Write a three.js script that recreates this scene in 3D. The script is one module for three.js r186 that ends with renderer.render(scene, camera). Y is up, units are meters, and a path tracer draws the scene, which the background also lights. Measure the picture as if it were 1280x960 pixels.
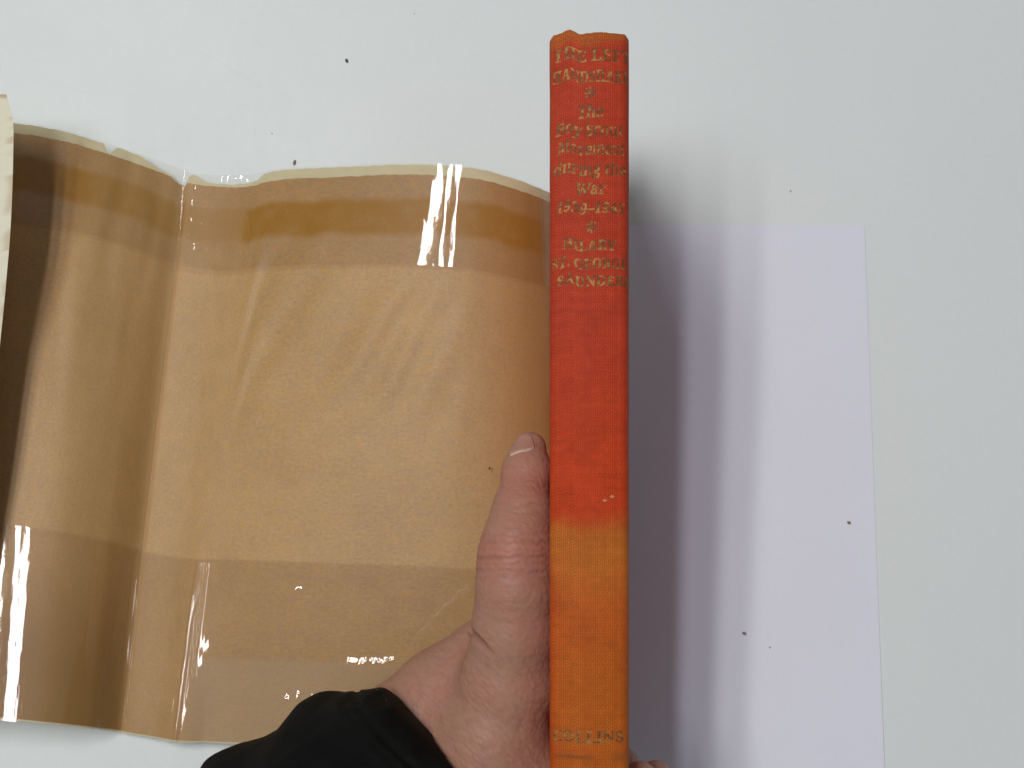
import * as THREE from 'three';
import { RectAreaLightUniformsLib } from 'three/addons/lights/RectAreaLightUniformsLib.js';
import { RoundedBoxGeometry } from 'three/addons/geometries/RoundedBoxGeometry.js';
import { mergeGeometries } from 'three/addons/utils/BufferGeometryUtils.js';
import { ImprovedNoise } from 'three/addons/math/ImprovedNoise.js';

// ---------------------------------------------------------------- camera, lamps, exposure
const DIST = 0.575, PITCH = THREE.MathUtils.degToRad(8.8), FOCAL = 1780;      // metres to the table, pitch from straight down, focal length in photo pixels
const cp = Math.cos(PITCH), sp = Math.sin(PITCH);
const scene = new THREE.Scene();
scene.background = new THREE.Color().setRGB(0.172, 0.173, 0.184);                // the dim room all round
const camera = new THREE.PerspectiveCamera(2 * Math.atan(480 / FOCAL) * 180 / Math.PI, 4 / 3, 0.02, 20);
camera.up.set(0, 0, -1);
camera.position.set(0, DIST * cp, DIST * sp);
camera.lookAt(0, 0, 0);
const renderer = new THREE.WebGLRenderer({ antialias: true });
renderer.toneMapping = THREE.LinearToneMapping;
renderer.toneMappingExposure = 0.97;
renderer.shadowMap.enabled = true;
renderer.setSize(1024, 768);

function label(o, text, category, group, kind) {
  if (text) o.userData.label = text;
  if (category) o.userData.category = category;
  if (group) o.userData.group = group;
  if (kind) o.userData.kind = kind;
  return o;
}
RectAreaLightUniformsLib.init();
function tubeLamp(name, text, x, z, h, length, width, color, strength) {
  const g = new THREE.Group(); g.name = name; g.position.set(x, h, z);
  label(g, text, 'lamp', 'ceiling tube lamps over the table');
  const housing = new THREE.Mesh(new RoundedBoxGeometry(width * 1.3, 0.03, length + 0.06, 2, 0.008), new THREE.MeshStandardMaterial({ color: 0xd8d8d4, roughness: 0.6 }));
  housing.name = 'housing'; housing.position.y = width + 0.022; g.add(housing);
  const tube = new THREE.Mesh(new THREE.CylinderGeometry(width / 2, width / 2, length, 20).rotateX(Math.PI / 2), new THREE.MeshStandardMaterial({ color: 0xffffff, emissive: color, emissiveIntensity: 1.5 }));
  tube.name = 'tube'; tube.position.y = width / 2 + 0.004; g.add(tube);
  const l = new THREE.RectAreaLight(color, strength, width, length);
  l.rotation.x = -Math.PI / 2; l.name = 'tube_light'; g.add(l);
  scene.add(g);
}
const WHITE = new THREE.Color().setRGB(1.0, 0.995, 0.965), LILAC = new THREE.Color().setRGB(0.945, 0.92, 1.0);
tubeLamp('tube_lamp', 'long tube lamp of faintly lilac light above the table, nearest to being overhead', -0.443, -0.35, 2.3, 1.4, 0.085, LILAC, 30);
tubeLamp('tube_lamp_001', 'long tube lamp of white light above the table, middle one of the three', -0.666, -0.35, 2.3, 1.4, 0.085, WHITE, 37.5);
tubeLamp('tube_lamp_002', 'long tube lamp of white light above the table, farthest to the left', -0.870, -0.35, 2.3, 1.4, 0.085, WHITE, 36);

// ---------------------------------------------------------------- helpers
const V = (x, y, z) => new THREE.Vector3(x, y, z);
const RIGHT = V(1, 0, 0), DOWN = V(0, -sp, cp), BACK = V(0, cp, sp), EYE = camera.position.clone();
// a point of the place, seen at photo pixel (px, py): at a height over the table / at a distance along the lens axis
function ray(px, py) { return V(0, 0, 0).addScaledVector(RIGHT, (px - 640) / FOCAL).addScaledVector(DOWN, (py - 480) / FOCAL).addScaledVector(BACK, -1); }
function atHeight(px, py, h) { const r = ray(px, py); return EYE.clone().addScaledVector(r, (h - EYE.y) / r.y); }
function atDepth(px, py, d) { return EYE.clone().addScaledVector(ray(px, py), d); }
function rng(seed) { let s = seed >>> 0; return () => { s = (s + 0x6D2B79F5) | 0; let t = Math.imul(s ^ (s >>> 15), 1 | s); t = (t + Math.imul(t ^ (t >>> 7), 61 | t)) ^ t; return ((t ^ (t >>> 14)) >>> 0) / 4294967296; }; }
const PN = new ImprovedNoise();
const noise = (x, y, z = 0.37) => PN.noise(x + 31.7, y + 17.3, z + 7.1);
const fbm = (x, y, z = 0.37, n = 4) => { let a = 1, s = 0, t = 0; for (let i = 0; i < n; i++) { s += a * noise(x, y, z + i * 3.1); t += a; a *= 0.5; x *= 2.03; y *= 2.03; z *= 2.03; } return s / t; };
const clamp = (x, a = 0, b = 1) => Math.min(b, Math.max(a, x));
const smooth = (a, b, x) => { const t = clamp((x - a) / (b - a)); return t * t * (3 - 2 * t); };
const bell = (x, c, w) => Math.exp(-(((x - c) / w) ** 2));
const mix = (a, b, t) => a + (b - a) * t;
const mix3 = (a, b, t) => [mix(a[0], b[0], t), mix(a[1], b[1], t), mix(a[2], b[2], t)];
const toS = (c) => { c = clamp(c); return 255 * (c <= 0.0031308 ? 12.92 * c : 1.055 * c ** (1 / 2.4) - 0.055); };
const lin = (r, g, b) => [r, g, b].map((c) => { c /= 255; return c <= 0.04045 ? c / 12.92 : ((c + 0.055) / 1.055) ** 2.4; });
function colorTex(w, h, fn) {
  const d = new Uint8Array(w * h * 4);
  for (let j = 0; j < h; j++) for (let i = 0; i < w; i++) { const c = fn((i + 0.5) / w, (j + 0.5) / h, i, j), k = 4 * (j * w + i); d[k] = toS(c[0]); d[k + 1] = toS(c[1]); d[k + 2] = toS(c[2]); d[k + 3] = 255; }
  return finish(new THREE.DataTexture(d, w, h), true);
}
function greyTex(w, h, fn) {
  const d = new Uint8Array(w * h * 4);
  for (let j = 0; j < h; j++) for (let i = 0; i < w; i++) { const c = 255 * clamp(fn((i + 0.5) / w, (j + 0.5) / h, i, j)), k = 4 * (j * w + i); d[k] = d[k + 1] = d[k + 2] = c; d[k + 3] = 255; }
  return finish(new THREE.DataTexture(d, w, h), false);
}
function finish(t, color) {
  t.magFilter = THREE.LinearFilter; t.minFilter = THREE.LinearMipmapLinearFilter; t.generateMipmaps = true;
  t.wrapS = t.wrapT = THREE.RepeatWrapping; if (color) t.colorSpace = THREE.SRGBColorSpace; t.needsUpdate = true; return t;
}
// a sheet of nu x nv cells from a function (u, v) -> point; uv = (u, v) unless given
function sheet(nu, nv, f, uvf = (u, v) => [u, v]) {
  const p = [], uv = [], id = [];
  for (let j = 0; j <= nv; j++) for (let i = 0; i <= nu; i++) { const q = f(i / nu, j / nv); p.push(q.x, q.y, q.z); uv.push(...uvf(i / nu, j / nv)); }
  for (let j = 0; j < nv; j++) for (let i = 0; i < nu; i++) { const a = j * (nu + 1) + i, b = a + nu + 1; id.push(a, b, a + 1, a + 1, b, b + 1); }
  const g = new THREE.BufferGeometry();
  g.setAttribute('position', new THREE.Float32BufferAttribute(p, 3)); g.setAttribute('uv', new THREE.Float32BufferAttribute(uv, 2)); g.setIndex(id); g.computeVertexNormals();
  return g;
}
function mesh(name, geometry, material, parent = scene) {
  const m = new THREE.Mesh(geometry, material); m.name = name; m.castShadow = m.receiveShadow = true; parent.add(m); return m;
}
function group(name, at = V(0, 0, 0)) { const g = new THREE.Group(); g.name = name; g.position.copy(at); scene.add(g); return g; }

// ---------------------------------------------------------------- the table
{
  const rough = greyTex(1024, 1024, (u, v) => 0.52 + 0.10 * fbm(u * 9, v * 9, 2) + 0.05 * noise(u * 160, v * 40, 5));
  const r = rng(4), scratches = [];
  for (let i = 0; i < 120; i++) scratches.push([r(), r(), (r() - 0.5) * 0.5 + (r() < 0.5 ? 1.1 : -0.5), 0.01 + 0.05 * r()]);
  const bumpCanvas = document.createElement('canvas'); bumpCanvas.width = bumpCanvas.height = 2048;
  const c = bumpCanvas.getContext('2d'); c.fillStyle = '#c0c0c0'; c.fillRect(0, 0, 2048, 2048); c.lineWidth = 1.3;
  for (const [x, y, a, l] of scratches) { c.strokeStyle = 'rgba(70,70,70,0.55)'; c.beginPath(); c.moveTo(x * 2048, y * 2048); c.quadraticCurveTo((x + l * Math.cos(a) * 0.5) * 2048 + 6, (y + l * Math.sin(a) * 0.5) * 2048, (x + l * Math.cos(a)) * 2048, (y + l * Math.sin(a)) * 2048); c.stroke(); }
  const bump = finish(new THREE.CanvasTexture(bumpCanvas), false);
  const map = colorTex(1024, 1024, (u, v) => { const n = 1 + 0.030 * fbm(u * 5, v * 5, 9) + 0.014 * noise(u * 300, v * 300, 1); return [0.738 * n, 0.785 * n, 0.768 * n]; });
  const g = new RoundedBoxGeometry(1.6, 0.03, 1.2, 3, 0.006); g.translate(0, -0.015, 0);
  const p = g.attributes.position, uv = g.attributes.uv;
  for (let i = 0; i < p.count; i++) uv.setXY(i, p.getX(i) / 0.6 + 0.5, p.getZ(i) / 0.6 + 0.5);
  label(mesh('table_top', g, new THREE.MeshPhysicalMaterial({ map, roughnessMap: rough, roughness: 1, bumpMap: bump, bumpScale: 0.00022 })), 'smooth white table top under the book and the paper', null, null, 'structure');
}
// ---------------------------------------------------------------- the lilac sheet of paper
{
  const a = atHeight(1080.5, 281.5, 0.0004), b = atHeight(1105, 960, 0.0004);
  const down = b.clone().sub(a).normalize(), left = V(-down.z, 0, down.x).normalize();
  if (left.x > 0) left.negate();
  const map = colorTex(512, 512, (u, v) => { const n = 1 + 0.02 * fbm(u * 8, v * 8, 4) + 0.012 * noise(u * 120, v * 120, 3); return [0.765 * n, 0.785 * n, 0.868 * n]; });
  const g = group('paper_sheet', a.clone().setY(0));
  label(g, 'plain pale lilac sheet of paper lying flat on the table behind the red book', 'paper');
  const f = (t) => (u, v) => { const q = V(0, 0, 0).addScaledVector(left, 0.21 * u).addScaledVector(down, 0.297 * v); q.y = t + 0.0002 + 0.0010 * (1 - smooth(0, 0.22, u)) * smooth(0.45, 1, v) + 0.00012 * (1 + fbm(u * 3, v * 3, 8)); return q; };
  const top = sheet(60, 80, f(0.00035)), under = sheet(60, 80, f(0.0001));
  mesh('sheet', mergeGeometries([top, under]), new THREE.MeshStandardMaterial({ map, roughness: 0.85, side: THREE.DoubleSide }), g);
}
// ---------------------------------------------------------------- the unfolded dust jacket, inside up
const KNOTS = [ // at the upper edge: px, py, height; at the lower edge: px, py, height
  [-150, 150, 0.012, -240, 882, 0.008], [-70, 147, 0.0330, -160, 888, 0.0225], [10, 152, 0.0275, -68, 895, 0.0266], [77, 163, 0.0200, 8, 901, 0.0259],
  [135, 180, 0.0130, 60, 906, 0.0230], [190, 199, 0.0068, 108, 911, 0.0146], [230, 214, 0.0034, 148, 916, 0.0034], [239, 217, 0.0036, 158, 918, 0.0036],
  [282, 221.5, 0.0056, 194, 924, 0.0050], [312, 221, 0.0088, 217, 928, 0.0074], [345, 213, 0.0145, 252, 930, 0.0086], [430, 208, 0.0270, 340, 934, 0.0125], [520, 205, 0.0354, 450, 938, 0.0155],
  [600, 211, 0.0378, 560, 941, 0.0165], [660, 229, 0.0314, 640, 944, 0.0150], [693, 245, 0.0190, 688, 946, 0.0100],
  [690, 258, 0.0080, 686, 950, 0.0050], [640, 262, 0.0040, 640, 950, 0.0030], [520, 262, 0.0030, 540, 945, 0.0020]];
const K = KNOTS.length - 1, U_RIDGE = 15 / K;
const upper = new THREE.CatmullRomCurve3(KNOTS.map((k) => atHeight(k[0], k[1], k[2]))), lower = new THREE.CatmullRomCurve3(KNOTS.map((k) => atHeight(k[3], k[4], k[5])));
upper.curveType = lower.curveType = 'centripetal';
function knotAt(px) { // curve parameter of a place on the upper edge
  for (let i = 0; i < 15; i++) if (px <= KNOTS[i + 1][0]) return (i + (px - KNOTS[i][0]) / (KNOTS[i + 1][0] - KNOTS[i][0])) / K;
  return U_RIDGE;
}
function jacketRaw(u, v) {
  const a = upper.getPoint(u), b = lower.getPoint(u), q = a.clone().lerp(b, v), k = u * K, ease = clamp(v / 0.8);
  q.y = mix(q.y, mix(a.y, b.y, ease * (2 - ease)), 1 - smooth(5.5, 7, k)); // the left panel keeps one curve along its lower half
  const right = smooth(9.2, 10.5, k) * (1 - smooth(14, 15, k)), left = smooth(1, 3, k) * (1 - smooth(5, 6.5, k));
  const ripple = smooth(9.2, 10.2, k) * (1 - smooth(12, 13.2, k)) * smooth(0.03, 0.12, v) * (1 - smooth(0.3, 0.55, v)) * (1 - smooth(10.5, 11.2, k) * (1 - smooth(0.17, 0.26, v)));
  q.y += 0.00085 * ripple * (Math.sin(k * 9 + v * 38 + 2.4 * noise(k * 0.8, v * 5)) * 0.6 + noise(k * 2.0 + v * 8, v * 2.5, 2)) + 0.00014 * right * fbm(k * 1.6, v * 2, 6);
  q.y += 0.00040 * left * (Math.sin(k * 8 + v * 5 + 2.5 * noise(k, v * 4, 3)) * 0.5 + noise(k * 2.2 + v * 3, v * 3, 5)) * (1 - smooth(0.2, 0.62, v));
  q.y += 0.0006 * (bell(k, 6.4, 0.3) * -0.6 * smooth(0.02, 0.12, v) + bell(k, 9.05, 0.10) * smooth(0.69, 0.71, v));
  q.y -= 0.0040 * right * smooth(0.66, 1.15, v);
  q.y = Math.max(q.y, 0.0012);
  return q;
}
const e0 = V(), e1 = V();
function jacketAt(u, v, lift) {
  const q = jacketRaw(u, v); if (!lift) return q;
  const h = 1e-3, u1 = Math.min(1, u + h), u0 = Math.max(0, u - h), v1 = Math.min(1, v + h * 4), v0 = Math.max(0, v - h * 4);
  e0.copy(jacketRaw(u1, v)).sub(jacketRaw(u0, v)); e1.copy(jacketRaw(u, v1)).sub(jacketRaw(u, v0));
  const n = e1.cross(e0).normalize(); if (u * K < 15.3 && n.y < 0) n.negate();
  return q.addScaledVector(n, lift);
}
{
  const jacket = group('dust_jacket');
  label(jacket, 'opened paper dust jacket lying brown inside up, taped with clear film along its edges', 'dust jacket');
  // where the upper edge of the paper is torn away (share of the height)
  const torn = (u) => {
    const px = pxAt(u);
    let d = 0.0012 * (1 + noise(u * 160, 1));
    d += 0.018 * clamp(1 - Math.abs(px - 138) / 8);
    d += 0.012 * smooth(168, 205, px) * (1 - smooth(233, 240, px)) + 0.012 * smooth(205, 225, px) * (1 - smooth(233, 238, px));
    d += 0.011 * smooth(246, 262, px) * (1 - smooth(318, 334, px)) + 0.003 * noise(px * 0.12, 4) * smooth(180, 200, px) * (1 - smooth(318, 330, px));
    return Math.max(0, d);
  };
  function pxAt(u) { const k = clamp(u * K, 0, K), i = Math.min(14, Math.floor(k)); return k >= 15 ? 693 : mix(KNOTS[i][0], KNOTS[i + 1][0], k - i); }
  const creamMap = colorTex(512, 512, (u, v) => {
    let n = 1 + 0.07 * fbm(u * 14, v * 14, 4) + 0.05 * noise(u * 90, v * 90, 6);
    const foxing = smooth(0.35, 0.6, fbm(u * 30, v * 30, 12, 2));
    return mix3([0.66 * n, 0.59 * n, 0.37 * n], [0.40, 0.26, 0.13], 0.35 * foxing);
  });
  const cream = new THREE.MeshStandardMaterial({ map: creamMap, roughness: 0.7, side: THREE.DoubleSide });
  mesh('cover_paper', sheet(420, 60, (u, v) => jacketAt(u, mix(torn(u), 1 - 0.0015 * (1 + noise(u * 120, 8)), v), 0)), cream, jacket);
  // the brown lining paper: fibres, an old glue stain along the top, darker at the edges, with shade painted in by the fold, left panel and book
  const r = rng(11);
  const lining = colorTex(2048, 1024, (u, v) => {
    const k = u * U_RIDGE * K, blot = fbm(u * 11, v * 7, 3), fine = noise(u * 420, v * 260, 2), fibre = noise(u * 190, v * 210, 6), speck = r();
    let c = [0.478, 0.292, 0.120];
    const m = 1 + 0.12 * blot + 0.12 * fine + 0.09 * fibre + 0.14 * (speck - 0.5) + 0.10 * fbm(u * 40, v * 27, 21, 3);
    c = c.map((x) => x * m);
    const fleck = fbm(u * 96 + 1.7 * noise(v * 30, 2), v * 64 + 1.7 * noise(u * 45, 8), 14, 4);
    c = mix3(c, [0.54, 0.305, 0.075], 0.55 * smooth(0.02, 0.5, fleck + 0.25 * fine)); c = mix3(c, [0.40, 0.275, 0.14], 0.36 * smooth(0.05, 0.5, -fleck));
    // along the top and bottom tapes the paper has yellowed and darkened
    const topEdge = 0.168 + 0.006 * noise(u * 6, 2), botEdge = 0.685;
    const shade = Math.max((1 - smooth(topEdge - 0.004, topEdge + 0.004, v)) * 0.62, smooth(botEdge, botEdge + 0.005, v) * 0.45);
    c = mix3(c, [c[0] * 0.84, c[1] * 0.78, c[2] * 0.74], shade);
    const lowBand = smooth(0.855, 0.86, v) * smooth(9.3, 9.6, k); c = mix3(c, [0.45, 0.32, 0.19], lowBand * 0.45);
    // glue stain
    const spine = smooth(6.5, 7, k) * (1 - smooth(8.8, 9.3, k));
    const wob = 0.010 * fbm(u * 24, 1, 2);
    const stain = smooth(0.034, 0.050, v + wob) * (1 - smooth(0.096, 0.114, v + wob * 1.3)) * (1 - 0.55 * spine);
    const s2 = clamp(1.0 + 0.6 * fbm(u * 60, v * 40, 4) + 0.3 * fine);
    c = mix3(c, [0.36, 0.165, 0.006], stain * s2);
    // brown foot of the left panel
    const foot = smooth(0.70, 0.9, v) * (1 - smooth(5.5, 7.5, k)); c = mix3(c, [0.27, 0.135, 0.035], foot * (0.82 + 0.3 * blot));
    c = mix3(c, [0.36, 0.20, 0.08], 0.4 * bell(k, 6.3, 0.5));  // shade of the fold valley, painted into the lining colour
    c = mix3(c, [0.36, 0.225, 0.075], 0.42 * smooth(3, 4.2, k) * (1 - smooth(6.1, 6.6, k)));  // left panel darkened in the map, as its slope turns from the lamps
    c = mix3(c, [0.42, 0.19, 0.055], 0.62 * smooth(12.4, 14.8, k + 0.3 * blot) * (1 - 0.6 * smooth(0.45, 0.75, v)));  // painted shade and red bounce next to the book
    return c;
  });
  const liningBump = greyTex(1024, 512, (u, v) => 0.5 + 0.22 * noise(u * 260, v * 150, 2) + 0.2 * fbm(u * 40, v * 20, 4));
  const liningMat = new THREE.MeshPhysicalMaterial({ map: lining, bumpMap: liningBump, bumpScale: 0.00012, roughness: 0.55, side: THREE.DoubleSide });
  const l0 = (u) => Math.max(torn(u) + 0.002, 0.019 + 0.0012 * noise(u * 200, 3));
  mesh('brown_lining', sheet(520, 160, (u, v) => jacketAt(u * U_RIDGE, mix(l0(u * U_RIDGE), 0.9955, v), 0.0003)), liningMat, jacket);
  // strips of clear film over the edges
  const filmBump = greyTex(2048, 512, (u, v) => 0.5 + 0.20 * fbm(u * 60, v * 5, 3) + 0.16 * noise(u * 230, v * 16, 5) + 0.1 * noise(u * 500, v * 120, 9));
  const film = new THREE.MeshPhysicalMaterial({ color: new THREE.Color().setRGB(0.97, 0.965, 0.945), transmission: 1, thickness: 0, roughness: 0.034, ior: 1.5, bumpMap: filmBump, bumpScale: 0.000016, side: THREE.DoubleSide });
  const crumple = (u, v) => { // film that has come loose and puckered where the paper below is gone, at the spine
    const px = pxAt(u), w = smooth(225, 250, px) * (1 - smooth(320, 340, px)) * (1 - smooth(0.13, 0.17, v));
    return 0.0017 * bell(px, 293, 27) * (1 - smooth(0.004, 0.032, v)) * (1 + 0.5 * noise(px * 0.16, v * 60, 2)) + w * 0.00020 * Math.abs(fbm(px * 0.085, v * 26, 5)) + 0.000035 * noise(px * 0.075, v * 14, 6);
  };
  mesh('clear_film', sheet(900, 70, (u, v) => { const uu = u * U_RIDGE, vv = mix(-0.001, 0.175 + 0.003 * noise(u * 5, 6), v); return jacketAt(uu, vv, 0.00065 + crumple(uu, vv)); }), film, jacket);
  const ridges = [[8.98, 0.05, 0.698, 0.99], [9.12, 0.035, 0.70, 0.80], [9.26, 0.03, 0.70, 0.93], [9.42, 0.05, 0.70, 0.96], [5.9, 0.05, 0.70, 0.9], [6.0, 0.05, 0.72, 0.93], [8.7, 0.05, 0.93, 0.99]];
  const pucker = (u, v) => {
    const k = u * K; let d = 0.000012 * noise(k * 6, v * 2, 6) + 0.000004 * noise(k * 14, v * 40, 9);
    for (const [c, w, v0, v1] of ridges) d += 0.00042 * bell(k + 0.025 * noise(v * 28, c * 9) + 0.006 * noise(v * 160, c), c, w) * smooth(v0 - 0.01, v0 + 0.01, v) * (1 - smooth(v1 - 0.08, v1, v));
    d += 0.00075 * bell(v + 0.008 * noise(k * 5, 3), 0.858, 0.011) * bell(k, 12.05, 0.42) * (0.7 + 0.8 * noise(k * 9, v * 30, 8)) + 0.0007 * bell(v + 0.012 * noise(k * 7, 5), 0.925, 0.010) * bell(k, 11.3, 0.35) * smooth(-0.1, 0.3, noise(k * 8, v * 25, 4)) + 0.0005 * bell(v, 0.735, 0.006) * bell(k, 11.02, 0.10);
    return d;
  };
  const smoothFilm = film.clone(); smoothFilm.bumpScale = 0.000013;
  mesh('clear_film', sheet(900, 80, (u, v) => { const uu = u * U_RIDGE, vv = mix(0.688 + 0.003 * noise(u * 5, 2), 1.0, v); return jacketAt(uu, vv, 0.00065 + pucker(uu, vv)); }), smoothFilm, jacket);
  // the left flap, bent up on edge so that its cream outer side shows
  const EDGE = [[8, 118, 0.059], [16, 150, 0.0585], [17, 190, 0.058], [14, 280, 0.056], [8, 350, 0.053], [0, 430, 0.049], [-12, 560, 0.046], [-26, 720, 0.040], [-38, 860, 0.036]];
  const edge = new THREE.CatmullRomCurve3(EDGE.map((k) => atHeight(...k)));
  const flapMap = colorTex(256, 1024, (u, v) => {
    const n = 1 + 0.05 * fbm(u * 10, v * 30, 3) + 0.03 * noise(u * 90, v * 300, 5);
    let c = [0.71 * n, 0.68 * n, 0.50 * n];
    c = mix3(c, [0.42, 0.24, 0.10], 0.5 * smooth(0.972, 1, u + 0.02 * noise(v * 40, 2)) * smooth(0.25, 0.6, noise(v * 34, 7) + 0.25));
    c = mix3(c, [0.45, 0.28, 0.14], 0.85 * (1 - smooth(0.0, 0.022, v + 0.012 * noise(u * 20, 3))) * smooth(0.6, 0.9, u));
    c = mix3(c, [0.50, 0.40, 0.28], 0.7 * bell(u, 0.86 - 0.05 * v, 0.006));
    return c;
  });
  mesh('flap', sheet(60, 120, (u, v) => {
    const a = jacketRaw(0, v), b = edge.getPoint(v), q = a.clone().lerp(b, u);
    q.x -= 0.020 * Math.sin(Math.PI * u) * (1 - 0.2 * u); q.y += 0.012 * Math.sin(Math.PI * u);
    q.x += 0.0003 * noise(v * 5, u * 2) * u;
    return q;
  }), new THREE.MeshPhysicalMaterial({ map: flapMap, roughness: 0.45, side: THREE.DoubleSide }), jacket);
}
// ---------------------------------------------------------------- the book, standing on its fore-edge with the spine up
const LEN = 976, SPINE_DEPTH = 0.42, SCALE = SPINE_DEPTH / FOCAL;
const bookX = V(1, 0, 0).addScaledVector(BACK, 97 / FOCAL).normalize(), bookY = V(0, 0, 0).addScaledVector(RIGHT, -97 / FOCAL).add(BACK).normalize();
{
  const W = 100 * SCALE, L = LEN * SCALE, HEAD = (40 - 480) * SCALE;            // width, length, where the head is below the lens axis
  const book = group('book', atDepth(736.5, 480, SPINE_DEPTH));
  book.quaternion.setFromRotationMatrix(new THREE.Matrix4().makeBasis(bookX, bookY, DOWN));
  label(book, 'worn red cloth book with gilt spine lettering and faded orange foot, held upright', 'book');
  // cross-section of the spine: flat crown, rounded shoulders, then down into the joints
  const prof = [], half = W / 2;
  for (let i = 0; i <= 160; i++) {
    const t = i / 160 * 2 - 1, a = Math.abs(t), s = Math.sign(t);
    let x, y;
    if (a < 0.72) { const b = a / 0.72; x = b * (half - 0.0032); y = -0.0012 * b * b; } else if (a < 0.88) { const b = (a - 0.72) / 0.16 * Math.PI / 2 * 0.98; x = half - 0.0032 + 0.0032 * Math.sin(b); y = -0.0012 - 0.0036 * (1 - Math.cos(b)); } else { const b = (a - 0.88) / 0.12; x = half - 0.0007 * Math.sin(b * Math.PI / 2); y = -0.0048 - 0.007 * b; }
    prof.push([s * x, y]);
  }
  const acc = [0]; for (let i = 1; i <= 160; i++) acc.push(acc[i - 1] + Math.hypot(prof[i][0] - prof[i - 1][0], prof[i][1] - prof[i - 1][1]));
  const arc = acc[160];
  const uOfPixel = (px) => { const x = (px - 736.5) * SCALE; for (let i = 12; i < 148; i++) if (prof[i + 1][0] >= x) return acc[i] / arc + (x - prof[i][0]) / (prof[i + 1][0] - prof[i][0]) * (acc[i + 1] - acc[i]) / arc; return acc[148] / arc; };
  // the print
  const TW = 512, TH = 2048, cv = document.createElement('canvas'); cv.width = TW; cv.height = TH;
  const c = cv.getContext('2d'); c.fillStyle = '#000'; c.fillRect(0, 0, TW, TH);
  const yOf = (py) => (py - 40) / LEN * TH;
  function line(text, x0, x1, py, cap, slant, bold) {
    const u0 = uOfPixel(x0) * TW, u1 = uOfPixel(x1) * TW, size = cap / 0.71 / LEN * TH;
    c.save(); c.font = `${bold ? 'bold ' : ''}${size}px serif`; const w = c.measureText(text).width;
    c.translate((u0 + u1) / 2, yOf(py)); c.transform((u1 - u0) / w, 0, -slant, 1, 0, 0);
    c.fillStyle = '#fff'; c.textAlign = 'center'; c.textBaseline = 'alphabetic'; c.fillText(text, 0, size * 0.355); c.strokeStyle = '#fff'; c.lineWidth = bold ? 0.8 : 1.9; c.strokeText(text, 0, size * 0.355); c.restore();
  }
  function star(px, py, rad) {
    const x = uOfPixel(px) * TW, y = yOf(py), ry = rad / LEN * TH, rx = (uOfPixel(px + rad) - uOfPixel(px)) * TW;
    c.fillStyle = '#fff';
    for (let i = 0; i < 8; i++) { const a = i * Math.PI / 4; c.save(); c.translate(x, y); c.scale(rx, ry); c.rotate(a); c.beginPath(); c.moveTo(-0.07, -0.12); c.lineTo(-0.17, -0.85); c.lineTo(0, -1); c.lineTo(0.17, -0.85); c.lineTo(0.07, -0.12); c.fill(); c.restore(); }
  }
  line('THE LEFT', 692, 787, 70, 14, 0, true); line('HANDSHAKE', 691, 785, 96, 14, 0, true); star(738, 116, 8);
  line('The', 722, 755, 140, 15, 0.22); line('Boy Scout', 695, 779, 163, 14, 0.22); line('Movement', 697, 781, 186, 14, 0.22); line('during the', 692, 783, 212, 14, 0.22);
  line('War', 719, 757, 236, 14, 0.22); line('1939–1945', 695, 781, 260, 13, 0.22); star(739, 284, 8);
  line('HILARY', 703, 770, 307, 12.5, 0, true); line('ST. GEORGE', 690, 784, 330, 12.5, 0, true); line('SAUNDERS', 696, 786, 352, 12.5, 0, true); line('COLLINS', 691, 780, 922, 14, 0, true);
  const ink = c.getImageData(0, 0, TW, TH).data;
  const r = rng(21), warp = Array.from({ length: 90 * 2 }, () => r()), weft = Array.from({ length: 760 }, () => r());
  const thread = (u, v) => { // plain weave
    const a = u * 66, b = v * 500, ia = Math.floor(a), ib = Math.floor(b), over = (ia + ib) & 1, fa = Math.abs(a - ia - 0.5) * 2, fb = Math.abs(b - ib - 0.5) * 2;
    return (over ? 1 - 0.75 * fa * fa : 0.8 - 0.55 * fb * fb) * (0.8 + 0.35 * (over ? warp[ia % 180] : weft[ib % 760]));
  };
  const fn = (px) => uOfPixel(px);
  const map = colorTex(TW, TH, (u, v, i, j) => {
    const py = 40 + v * LEN, across = u, b = fbm(u * 4, v * 22, 5), mott = fbm(u * 18, v * 120, 8);
    const red = mix3([0.45, 0.044, 0.0150], [0.505, 0.048, 0.0085], smooth(380, 640, py));
    const orange = mix3([0.47, 0.125, 0.0150], [0.445, 0.100, 0.0080], smooth(700, 850, py));
    const edgeRed = clamp(1 - smooth(0.17, 0.34, across + 0.05 * b)) * smooth(655, 760, py);
    let t = smooth(636, 672, py + 22 * b + 6 * (across - 0.5)) * (1 - 0.55 * edgeRed) * (1 - 0.28 * bell(py, 775, 50) - 0.12 * mott);
    t = Math.max(t, (1 - smooth(50, 66, py + 14 * b + 22 * (across - 0.35))) * 0.75, 0.30 * (1 - smooth(0.16, 0.28, across)) * (1 - smooth(130, 240, py)));
    const head = (1 - smooth(50, 90, py)) * 0.6; let col = mix3(red, mix3(orange, [0.36, 0.105, 0.018], head), clamp(t));
    const th = thread(u, v), n = (0.60 + 0.62 * th) * (1 + 0.20 * b + 0.20 * mott + 0.10 * (r() - 0.5));
    col = col.map((x, q) => x * n * (q ? 1 + 0.5 * (th - 0.65) : 1));
    if (r() < 0.012 && th > 0.8) col = mix3(col, [0.72, 0.32, 0.10], 0.5);
    col = mix3(col, [0.20, 0.065, 0.02], 0.7 * bell(py, 947, 2.2) * smooth(0.2, 0.3, u) * (1 - smooth(0.45, 0.6, u)) + 0.55 * bell(py, 948, 7) * bell(u, 0.72, 0.06));
    const shoulderShade = smooth(0.30, 0.36, Math.abs(u - 0.5)); col = col.map((x, q) => x * (1 - 0.22 * shoulderShade * (q ? 1.3 : 1)));  // shading of the rounded spine edges, put into the cloth colour
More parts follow.
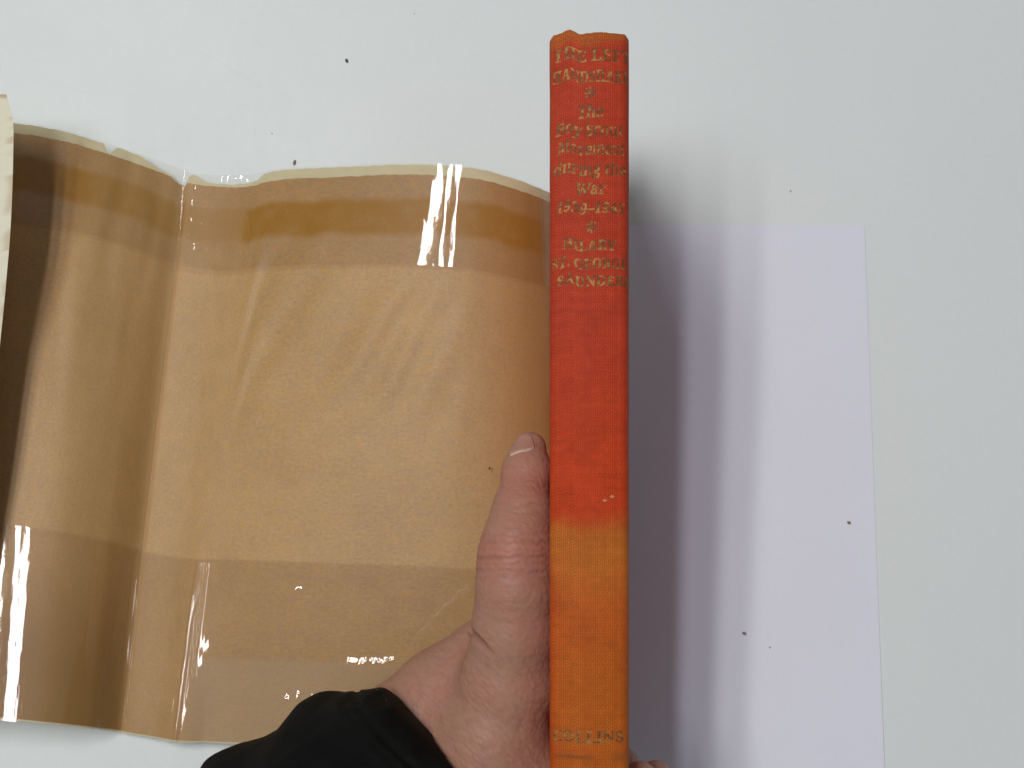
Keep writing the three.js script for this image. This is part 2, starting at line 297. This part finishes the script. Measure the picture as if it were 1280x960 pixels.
    const k = ink[4 * (j * TW + i)] / 255;
    if (k > 0.02) {
      const wear = fbm(u * 24, v * 170, 3), keep = clamp(0.97 - 0.4 * smooth(0.25, 0.55, wear)), gold = 0.12 + 0.88 * smooth(-0.16, 0.26, fbm(u * 17 + 3, v * 140, 17, 3) + 0.2 * th - 0.10 - 0.24 * smooth(0.55, 0.75, u)) * (py > 900 ? 0.7 : 1);
      col = mix3(col, mix3([0.10, 0.034, 0.015], [0.44, 0.265, 0.068], gold), k * keep * 0.92);
    }
    if (Math.hypot((u - fn(765)) * 110, (py - 621)) < 1.8 || Math.hypot((u - fn(756)) * 110, py - 626) < 1.6) col = mix3(col, [0.6, 0.35, 0.2], 0.7);
    return col;
  });
  const bump = greyTex(TW, TH, (u, v, i, j) => 0.25 + 0.55 * thread(u, v) + 0.08 * fbm(u * 14, v * 100, 3) - 0.22 * ink[4 * (j * TW + i)] / 255);
  const gloss = greyTex(TW, TH, (u, v, i, j) => 0.66 - 0.22 * ink[4 * (j * TW + i)] / 255 + 0.08 * fbm(u * 10, v * 70, 2));
  const cloth = new THREE.MeshPhysicalMaterial({ map, bumpMap: bump, bumpScale: 0.00022, roughnessMap: gloss, roughness: 1, specularIntensity: 0.4, side: THREE.DoubleSide });
  // the worn head edge: a raised tatter left of centre, nicked beside it, corners rounded
  const headLift = (x) => { const px = 736.5 + x / SCALE; return ((bell(px, 711, 9) * 5.2 - bell(px, 727, 5) * 1.6 + 1.2 * bell(px, 750, 14) + 0.7 * noise(px * 0.2, 3)) - 5 * smooth(0.86, 1.0, Math.abs(x) / half) ** 2) * SCALE; };
  const skin = (inset) => (u, v) => {
    const f = u * 160, i = Math.min(159, Math.floor(f)), t = f - i, x = mix(prof[i][0], prof[i + 1][0], t), y = mix(prof[i][1], prof[i + 1][1], t);
    // the cloth turns in over the head and the foot
    const e = 0.0022, z0 = HEAD - headLift(x), z1 = HEAD + L; let z = mix(z0, z1, v), d = Math.min(z - z0, z1 - z), drop = d < e ? e - Math.sqrt(Math.max(0, e * e - (e - d) ** 2)) : 0;
    return V(x * (1 - inset / half) + 0.00008 * noise(x * 400, z * 90), y - inset - drop * (v < 0.5 ? 0.75 : 1) + 0.00022 * fbm(x * 90, z * 30, 2), z);
  };
  const dense = (v) => v <= 0.5 ? (v < 0.12 ? v / 0.12 * 0.012 : 0.012 + (v - 0.12) / 0.38 * 0.488) : 1 - dense(1 - v);
  const f0 = skin(0), f1 = skin(0.0011);
  const outer = sheet(160, 280, (u, v) => f0(u, dense(v)), (u, v) => { const w = dense(v); const f = u * 160, i = Math.min(159, Math.floor(f)); return [mix(acc[i], acc[i + 1], f - i) / arc, w]; });
  const inner = sheet(40, 40, f1);
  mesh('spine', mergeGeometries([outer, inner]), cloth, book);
  const clothSide = new THREE.MeshPhysicalMaterial({ color: new THREE.Color().setRGB(0.47, 0.045, 0.012), specularIntensity: 0.4, roughness: 0.75, bumpMap: greyTex(256, 256, (u, v) => thread(u * 0.9, v * 0.13)), bumpScale: 0.0002 });
  const depth = 0.137;
  for (const s of [-1, 1]) {
    const g = new RoundedBoxGeometry(0.0026, depth - 0.012, L - 0.003, 3, 0.0009); g.translate(s * (half - 0.0024), -0.011 - (depth - 0.012) / 2, HEAD + L / 2 + 0.001);
    label(mesh('cover_board', g, clothSide, book), s < 0 ? 'red cover board under the thumb' : 'red cover board on the side of the lilac paper');
  }
  const pages = new RoundedBoxGeometry(W - 0.0085, depth - 0.010, L - 0.010, 3, 0.0015); pages.translate(0, -0.0045 - (depth - 0.010) / 2, HEAD + L / 2);
  mesh('page_block', pages, new THREE.MeshStandardMaterial({ roughness: 0.9, map: colorTex(256, 64, (u, v) => { const n = 0.9 + 0.16 * noise(u * 200, v * 2); return [0.62 * n, 0.54 * n, 0.40 * n]; }) }), book);
}
// ---------------------------------------------------------------- signed distances meshed as one surface (surface nets)
function surfaceNets(lo, hi, cell, sdf) {
  const n = [0, 1, 2].map((k) => Math.ceil((hi[k] - lo[k]) / cell) + 2), [nx, ny, nz] = n, val = new Float32Array(nx * ny * nz).fill(1);
  const at = (i, j, k) => (k * ny + j) * nx + i, B = 6;
  for (let k = 0; k < nz; k += B) for (let j = 0; j < ny; j += B) for (let i = 0; i < nx; i += B) { // leave out blocks far from the surface
    const d = sdf(lo[0] + (i + B / 2) * cell, lo[1] + (j + B / 2) * cell, lo[2] + (k + B / 2) * cell), far = Math.abs(d) > B * cell * 1.35 + 0.002;
    for (let c = k; c < Math.min(nz, k + B); c++) for (let b = j; b < Math.min(ny, j + B); b++) for (let a = i; a < Math.min(nx, i + B); a++) val[at(a, b, c)] = far ? d : sdf(lo[0] + a * cell, lo[1] + b * cell, lo[2] + c * cell);
  }
  const id = new Int32Array(nx * ny * nz).fill(-1), pos = [], idx = [];
  const corner = []; for (let q = 0; q < 8; q++) corner.push([q & 1, (q >> 1) & 1, q >> 2]);
  const edges = []; for (let a = 0; a < 8; a++) for (const bit of [1, 2, 4]) if (!(a & bit)) edges.push([a, a | bit]);
  for (let k = 0; k < nz - 1; k++) for (let j = 0; j < ny - 1; j++) for (let i = 0; i < nx - 1; i++) {
    const g = []; let m = 0; for (let q = 0; q < 8; q++) { const x = val[at(i + corner[q][0], j + corner[q][1], k + corner[q][2])]; g.push(x); if (x < 0) m++; }
    if (!m || m === 8) continue;
    let s = 0, x = 0, y = 0, z = 0;
    for (const [a, b] of edges) if ((g[a] < 0) !== (g[b] < 0)) { const t = g[a] / (g[a] - g[b]); x += mix(corner[a][0], corner[b][0], t); y += mix(corner[a][1], corner[b][1], t); z += mix(corner[a][2], corner[b][2], t); s++; }
    id[at(i, j, k)] = pos.length / 3; pos.push(lo[0] + (i + x / s) * cell, lo[1] + (j + y / s) * cell, lo[2] + (k + z / s) * cell);
  }
  const quad = (a, b, c, d, flip) => { if (a < 0 || b < 0 || c < 0 || d < 0) return; if (flip) idx.push(a, c, b, a, d, c); else idx.push(a, b, c, a, c, d); };
  for (let k = 1; k < nz - 1; k++) for (let j = 1; j < ny - 1; j++) for (let i = 1; i < nx - 1; i++) {
    const s = val[at(i, j, k)] < 0;
    if (s !== val[at(i + 1, j, k)] < 0) quad(id[at(i, j - 1, k - 1)], id[at(i, j, k - 1)], id[at(i, j, k)], id[at(i, j - 1, k)], !s);
    if (s !== val[at(i, j + 1, k)] < 0) quad(id[at(i - 1, j, k - 1)], id[at(i - 1, j, k)], id[at(i, j, k)], id[at(i, j, k - 1)], !s);
    if (s !== val[at(i, j, k + 1)] < 0) quad(id[at(i - 1, j - 1, k)], id[at(i, j - 1, k)], id[at(i, j, k)], id[at(i - 1, j, k)], !s);
  }
  return { pos, idx };
}
const smin = (a, b, k) => { const h = Math.max(k - Math.abs(a - b), 0) / k; return Math.min(a, b) - h * h * k * 0.25; };
function chain(...joints) { // tapered capsules through joints [px, py, depth, radius in metres]
  const J = joints.map(([x, y, d, r]) => { const p = atDepth(x, y, d); return [p.x, p.y, p.z, r]; }), S = [];
  for (let i = 0; i + 1 < J.length; i++) { const [a, b] = [J[i], J[i + 1]], d = [b[0] - a[0], b[1] - a[1], b[2] - a[2]]; S.push([a, d, d[0] ** 2 + d[1] ** 2 + d[2] ** 2, b[3] - a[3]]); }
  return (x, y, z) => {
    let m = 1;
    for (const [a, d, l, dr] of S) {
      const px = x - a[0], py = y - a[1], pz = z - a[2], t = clamp((px * d[0] + py * d[1] + pz * d[2]) / l), q = Math.sqrt((px - d[0] * t) ** 2 + (py - d[1] * t) ** 2 + (pz - d[2] * t) ** 2) - a[3] - dr * t;
      m = m > 0.5 ? q : smin(m, q, 0.004);
    }
    return m;
  };
}
const toPhoto = (x, y, z) => { const q = V(x, y, z).sub(EYE), d = -q.dot(BACK); return [640 + q.dot(RIGHT) / d * FOCAL, 480 + q.dot(DOWN) / d * FOCAL, d]; }; // used only to lay out folds of skin along the thumb
// ---------------------------------------------------------------- the left hand and its sleeve
{
  const person = group('person', V(0, 0, 0));
  label(person, 'left hand in a black sleeve, thumb pressed along the side of the red book', 'person');
  const thumb = chain([662, 561, 0.474, 0.0056], [658, 590, 0.469, 0.0074], [652.5, 640, 0.461, 0.0090], [647, 676, 0.457, 0.0104], [644.5, 700, 0.456, 0.0116], [644, 735, 0.456, 0.0119], [643, 790, 0.458, 0.0123]);
  const thenar = chain([642, 785, 0.460, 0.0125], [636, 850, 0.464, 0.0150], [618, 920, 0.468, 0.0175], [590, 985, 0.472, 0.0200]);
  const radial = chain([613, 829, 0.486, 0.0160], [556, 876, 0.484, 0.0175], [505, 922, 0.484, 0.0185], [430, 1000, 0.486, 0.0200]);
  const wrist = chain([600, 960, 0.480, 0.0210], [540, 1020, 0.482, 0.0220], [450, 1110, 0.485, 0.0230]);
  const palm = chain([640, 940, 0.482, 0.0150], [668, 1000, 0.470, 0.0150], [690, 1058, 0.462, 0.0140]);
  const palm2 = chain([600, 990, 0.495, 0.0170], [660, 1050, 0.500, 0.0150], [690, 1075, 0.505, 0.0130]);
  const palm3 = chain([690, 1058, 0.448, 0.0100], [690, 1060, 0.478, 0.0120], [690, 1000, 0.512, 0.0120]);
  const palm4 = chain([596, 985, 0.512, 0.0180], [650, 1045, 0.522, 0.0170], [695, 1075, 0.526, 0.0140]);
  const fingers = [
    chain([690, 1072, 0.447, 0.0098], [770, 1082, 0.443, 0.0092], [806, 1060, 0.441, 0.0082], [806, 1005, 0.442, 0.0072], [800, 975, 0.444, 0.0058]),
    chain([690, 1078, 0.468, 0.0100], [785, 1090, 0.464, 0.0094], [826, 1064, 0.462, 0.0084], [826, 1005, 0.461, 0.0074], [820, 974, 0.461, 0.0060]),
    chain([690, 1012, 0.489, 0.0110], [745, 996, 0.487, 0.0100], [778, 990, 0.486, 0.0084]),
    chain([690, 990, 0.514, 0.0120], [740, 968, 0.516, 0.0110], [772, 962, 0.516, 0.0086])];
  const O = atDepth(736.5, 480, SPINE_DEPTH), halfBook = 50 * SCALE - 0.0006;
  const hand = (x, y, z) => {
    let d = smin(thumb(x, y, z), thenar(x, y, z), 0.006);
    d = smin(d, smin(radial(x, y, z), wrist(x, y, z), 0.016), 0.0075);
    d = smin(d, palm(x, y, z), 0.012); d = smin(d, smin(palm2(x, y, z), palm3(x, y, z), 0.012), 0.012);
    d = smin(d, palm4(x, y, z), 0.012);
    let f = fingers[0](x, y, z); for (let i = 1; i < 4; i++) f = smin(f, fingers[i](x, y, z), 0.0012);
    d = smin(d, f, 0.006);
    // skin flattens where it presses on the covers
    const bx = (x - O.x) * bookX.x + (y - O.y) * bookX.y + (z - O.z) * bookX.z, bz = (y - O.y) * DOWN.y + (z - O.z) * DOWN.z;
    if (bz < 537 * SCALE) d = Math.max(d, halfBook - Math.abs(bx));
    return d;
  };
  const lo = atDepth(420, 500, 0.56), hi = atDepth(880, 1140, 0.40);
  const box = [[-0.062, 0.005, 0.02], [0.066, 0.175, 0.235]];
  const { pos, idx } = surfaceNets([-0.066, 0.02, 0.0], [0.062, 0.19, 0.225], 0.00062, hand);
  // normals from the field, then skin folds pushed along them
  const grad = (x, y, z) => { const h = 0.0006, n = V(hand(x + h, y, z) - hand(x - h, y, z), hand(x, y + h, z) - hand(x, y - h, z), hand(x, y, z + h) - hand(x, y, z - h)); return n.normalize(); };
  const col = [];
  for (let i = 0; i < pos.length; i += 3) {
    const [x, y, z] = [pos[i], pos[i + 1], pos[i + 2]], n = grad(x, y, z), [px, py] = toPhoto(x, y, z), up = Math.max(0, n.dot(BACK));
    const X = x * 1000, Y = y * 1000, Z = z * 1000, onThumb = 1 - smooth(770, 800, py);
    const bend = 0.0022 * (px - 640) ** 2 * 0.6, w = py + 3.5 * noise(X * 0.35, Z * 0.2, Y * 0.2) - bend * 0.4, skinNoise = fbm(X * 0.30, Y * 0.30, Z * 0.30, 3);
    let d = 0;
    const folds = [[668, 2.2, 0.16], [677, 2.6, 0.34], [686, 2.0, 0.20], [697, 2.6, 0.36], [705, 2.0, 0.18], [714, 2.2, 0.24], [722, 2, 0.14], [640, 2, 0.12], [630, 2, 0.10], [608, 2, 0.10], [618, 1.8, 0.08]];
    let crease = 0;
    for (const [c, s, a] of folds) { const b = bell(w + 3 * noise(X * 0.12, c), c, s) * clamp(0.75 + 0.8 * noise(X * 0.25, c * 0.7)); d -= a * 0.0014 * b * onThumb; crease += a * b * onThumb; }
    d += 0.00045 * bell(py, 690, 22) * onThumb * up;
    // long fine folds that fan across the base of the thumb
    const base = smooth(770, 830, py) * (px > 440 ? 1 : 0), s1 = (px * 0.66 - py * 0.75), t1 = px * 0.75 + py * 0.66;
    const fan = noise(s1 * 0.11 + 2 * noise(t1 * 0.012, 3), t1 * 0.018, 5), fan2 = noise(s1 * 0.30 + noise(t1 * 0.03, 7), t1 * 0.06, 9);
    d += base * (0.00009 * fan + 0.00013 * fan2);
    d += onThumb * (0.00013 * noise(w * 0.34, px * 0.03 + 4, 2) * smooth(575, 620, py)) + 0.00013 * noise(X * 0.9, Y * 0.9, Z * 0.9) + 0.00010 * noise(X * 2.3, Y * 2.3, Z * 2.3) + 0.00016 * skinNoise;
    // sharp crease where the thumb leaves the wrist
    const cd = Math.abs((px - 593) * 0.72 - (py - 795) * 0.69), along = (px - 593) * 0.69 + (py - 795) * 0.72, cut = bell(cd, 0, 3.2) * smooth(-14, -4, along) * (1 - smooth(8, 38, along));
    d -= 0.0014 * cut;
    pos[i] += n.x * d; pos[i + 1] += n.y * d; pos[i + 2] += n.z * d;
    let c = [0.392, 0.214, 0.143];
    c = mix3(c, [0.41, 0.178, 0.124], clamp(0.45 + 1.3 * fbm(X * 0.09, Y * 0.09, Z * 0.09, 2)) * 0.6);
    c = mix3(c, [0.45, 0.162, 0.118], 0.6 * (bell(py, 690, 30) + bell(py, 600, 26) * 0.9) * onThumb);
    c = mix3(c, [0.37, 0.20, 0.172], 0.35 * smooth(0.1, 0.4, fbm(X * 0.2, Y * 0.2, Z * 0.2 + 40, 2)));
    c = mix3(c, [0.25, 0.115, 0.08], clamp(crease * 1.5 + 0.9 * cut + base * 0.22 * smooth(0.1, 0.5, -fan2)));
    c = mix3(c, [0.40, 0.14, 0.10], 0.6 * bell(Math.hypot(px - 545, py - 862), 0, 5));
    const m = 1 + 0.09 * noise(X * 1.2, Y * 1.2, Z * 1.2) + 0.06 * noise(X * 0.5, Y * 0.5, Z * 0.5) + 0.05 * onThumb * noise(w * 0.3, px * 0.03, 7); col.push(c[0] * m, c[1] * m, c[2] * m);
  }
  const g = new THREE.BufferGeometry();
  g.setAttribute('position', new THREE.Float32BufferAttribute(pos, 3)); g.setAttribute('color', new THREE.Float32BufferAttribute(col, 3)); g.setIndex(idx); g.computeVertexNormals();
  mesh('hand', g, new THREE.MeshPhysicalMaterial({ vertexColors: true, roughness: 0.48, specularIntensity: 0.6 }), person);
  // nail: a thin plate laid on the surface of the thumb tip
  function nail(center, normal, along, half, len, text) {
    const a = along.clone().addScaledVector(normal, -along.dot(normal)).normalize(), b = normal.clone().cross(a), P = (s, t, lift) => {
      const rr = Math.sqrt(s * s + t * t) || 1, m = Math.max(Math.abs(s), Math.abs(t)) / rr, k = mix(1, m, 0.7), o = center.clone().addScaledVector(a, t * k * len).addScaledVector(b, s * k * half).addScaledVector(normal, 0.012);
      o.addScaledVector(normal, -0.012); for (let q = 0; q < 12; q++) o.addScaledVector(grad(o.x, o.y, o.z), -hand(o.x, o.y, o.z) * 0.9);
      const e = Math.max(Math.abs(s), Math.abs(t)); return o.addScaledVector(grad(o.x, o.y, o.z), lift * (1 - smooth(0.82, 1, e)) + (e > 0.99 ? -0.0004 : 0.00018));
    };
    const N = 30, g2 = sheet(N, N, (u, v) => P(u * 2 - 1, v * 2 - 1, 0.00035)), cs = [];
    for (let j = 0; j <= N; j++) for (let i = 0; i <= N; i++) { const s = i / N * 2 - 1, t = j / N * 2 - 1, lunula = smooth(-0.80, -0.93, t + 0.06 * noise(s * 4, 2)), tip = smooth(0.75, 0.9, t); let c = mix3([0.42, 0.215, 0.155], [0.55, 0.42, 0.34], Math.max(lunula, 0.12 * tip)); if (Math.hypot(s - 0.5, t - 0.55) < 0.1) c = [0.08, 0.05, 0.04]; cs.push(...c); }
    g2.setAttribute('color', new THREE.Float32BufferAttribute(cs, 3));
    label(mesh('thumb_nail', g2, new THREE.MeshPhysicalMaterial({ vertexColors: true, roughness: 0.45, specularIntensity: 0.6, side: THREE.DoubleSide }), person), text);
  }
  const tip = atDepth(662, 561, 0.474), next = atDepth(658, 592, 0.469);
  nail(atDepth(651.5, 555, 0.468), V(0, 0, 0).addScaledVector(BACK, 0.78).addScaledVector(RIGHT, -0.44).addScaledVector(DOWN, -0.44).normalize(), V(0, 0, 0).addScaledVector(DOWN, -0.80).addScaledVector(RIGHT, -0.60), 0.0060, 0.0048, 'short nail with a pale rim');

  // sleeve: a puffed black cuff with rolls, cut open where the wrist comes out
  const rolls = [chain([412, 930, 0.468, 0.0165], [470, 930, 0.462, 0.0163], [530, 985, 0.462, 0.0185]), chain([310, 1008, 0.478, 0.0200], [400, 1010, 0.470, 0.0260], [480, 1060, 0.475, 0.0290]), chain([430, 1060, 0.480, 0.0400], [300, 1230, 0.478, 0.0480], [150, 1460, 0.465, 0.0520]), chain([470, 1010, 0.495, 0.0300], [400, 1100, 0.495, 0.0350])];
  const c0 = atDepth(495, 866, 0.468), c1 = atDepth(596, 965, 0.468), cutN = c1.clone().sub(c0).cross(BACK).normalize(); if (cutN.dot(RIGHT) < 0) cutN.negate();
  const sleeve = (x, y, z) => {
    let d = rolls[0](x, y, z); d = smin(d, rolls[1](x, y, z), 0.004); d = smin(d, rolls[2](x, y, z), 0.012); d = smin(d, rolls[3](x, y, z), 0.01);
    const fold = noise(x * 70 + z * 95, y * 40, x * 30 - z * 22), fold2 = noise(x * 130 + z * 190 + 2 * fold, y * 90, 3);
    d += 0.0009 * fbm(x * 75, y * 75, z * 75, 2) + 0.0020 * Math.abs(fold) - 0.0010 + 0.0007 * Math.abs(fold2);
    const p = (x - c0.x) * cutN.x + (y - c0.y) * cutN.y + (z - c0.z) * cutN.z; d += 0.0012 * bell(p, -0.0085, 0.0011) + 0.0007 * bell(p, -0.0115, 0.0009); d = -smin(-d, -p, 0.0025);
    const hole = Math.min(radial(x, y, z), wrist(x, y, z), thenar(x, y, z)) - 0.0022; if (p > -0.03) d = Math.max(d, -hole);
    return d;
  };
  const sl = surfaceNets([-0.20, 0.02, 0.07], [0.01, 0.21, 0.36], 0.0013, sleeve), gs = new THREE.BufferGeometry();
  gs.setAttribute('position', new THREE.Float32BufferAttribute(sl.pos, 3)); gs.setIndex(sl.idx); gs.computeVertexNormals();
  const suv = []; for (let i = 0; i < sl.pos.length; i += 3) suv.push((sl.pos[i] * 0.8 + sl.pos[i + 1] * 0.5) / 0.03, (sl.pos[i + 2] + sl.pos[i + 1] * 0.6) / 0.03); gs.setAttribute('uv', new THREE.Float32BufferAttribute(suv, 2));
  const fabric = greyTex(512, 512, (u, v) => 0.5 + 0.25 * Math.sin(u * Math.PI * 2 * 56 + v * Math.PI * 2 * 56) + 0.2 * noise(u * 40, v * 40, 3));
  label(mesh('sleeve', gs, new THREE.MeshPhysicalMaterial({ color: new THREE.Color().setRGB(0.0052, 0.0058, 0.0048), roughness: 0.62, specularIntensity: 0.24, bumpMap: fabric, bumpScale: 0.0004 }), person), 'puffed black jacket sleeve');
}
// ---------------------------------------------------------------- crumbs on the table and the paper
{
  const r = rng(77);
  const crumbs = [[433.5, 76, 0.0011, 0x4a4d48, 'dark grey crumb on the white table, above the dust jacket and the largest there', 1.5],
    [368, 203.5, 0.0010, 0x8a7858, 'small brown crumb on the white table just above the edge of the dust jacket', 2.2],
    [340, 167, 0.0005, 0xb4b2aa, 'tiny grey crumb on the white table, left of the brown crumb', 1.2],
    [518, 17, 0.0005, 0xb8b2a6, 'tiny pale crumb on the white table at the very top, left of the book', 1.2],
    [988, 239, 0.0007, 0xabada5, 'tiny grey crumb on the white table just above the lilac paper', 1.1],
    [1060.5, 653.5, 0.0011, 0x8b7b50, 'brown crumb on the lilac paper near its right edge', 1.3],
    [930, 791.5, 0.0011, 0x8f8770, 'pair of stuck tan crumbs in the middle of the lilac paper', 1.6],
    [962, 809, 0.0007, 0xb6b2b8, 'pale grey speck on the lilac paper, right of and below the tan crumbs', 1.2],
    [612, 585.5, 0.0006, 0x3a2c1c, 'tiny dark speck on the brown jacket left of the thumb tip', 1.6]];
  crumbs.forEach(([px, py, size, color, text, stretch], i) => {
    const h = i >= 5 && i < 8 ? 0.0008 : i === 8 ? 0.0285 : 0.0001, g = new THREE.IcosahedronGeometry(size * 0.50, 2), p = g.attributes.position;
    for (let q = 0; q < p.count; q++) { const a = V(p.getX(q), p.getY(q), p.getZ(q)), n = 1 + 0.5 * noise(a.x / size * 1.1 + i * 5, a.y / size * 1.1, a.z / size * 1.1); a.multiplyScalar(n); p.setXYZ(q, a.x, a.y * 0.4, a.z * stretch); }
    g.computeVertexNormals();
    const m = mesh(i ? `crumb_${String(i).padStart(3, '0')}` : 'crumb', g, new THREE.MeshStandardMaterial({ color, roughness: 0.9 }));
    m.position.copy(atHeight(px, py, h)); m.position.y += size * 0.4; m.rotation.y = r() * 2 - 0.4; label(m, text, 'crumb');
  });
}
renderer.render(scene, camera);
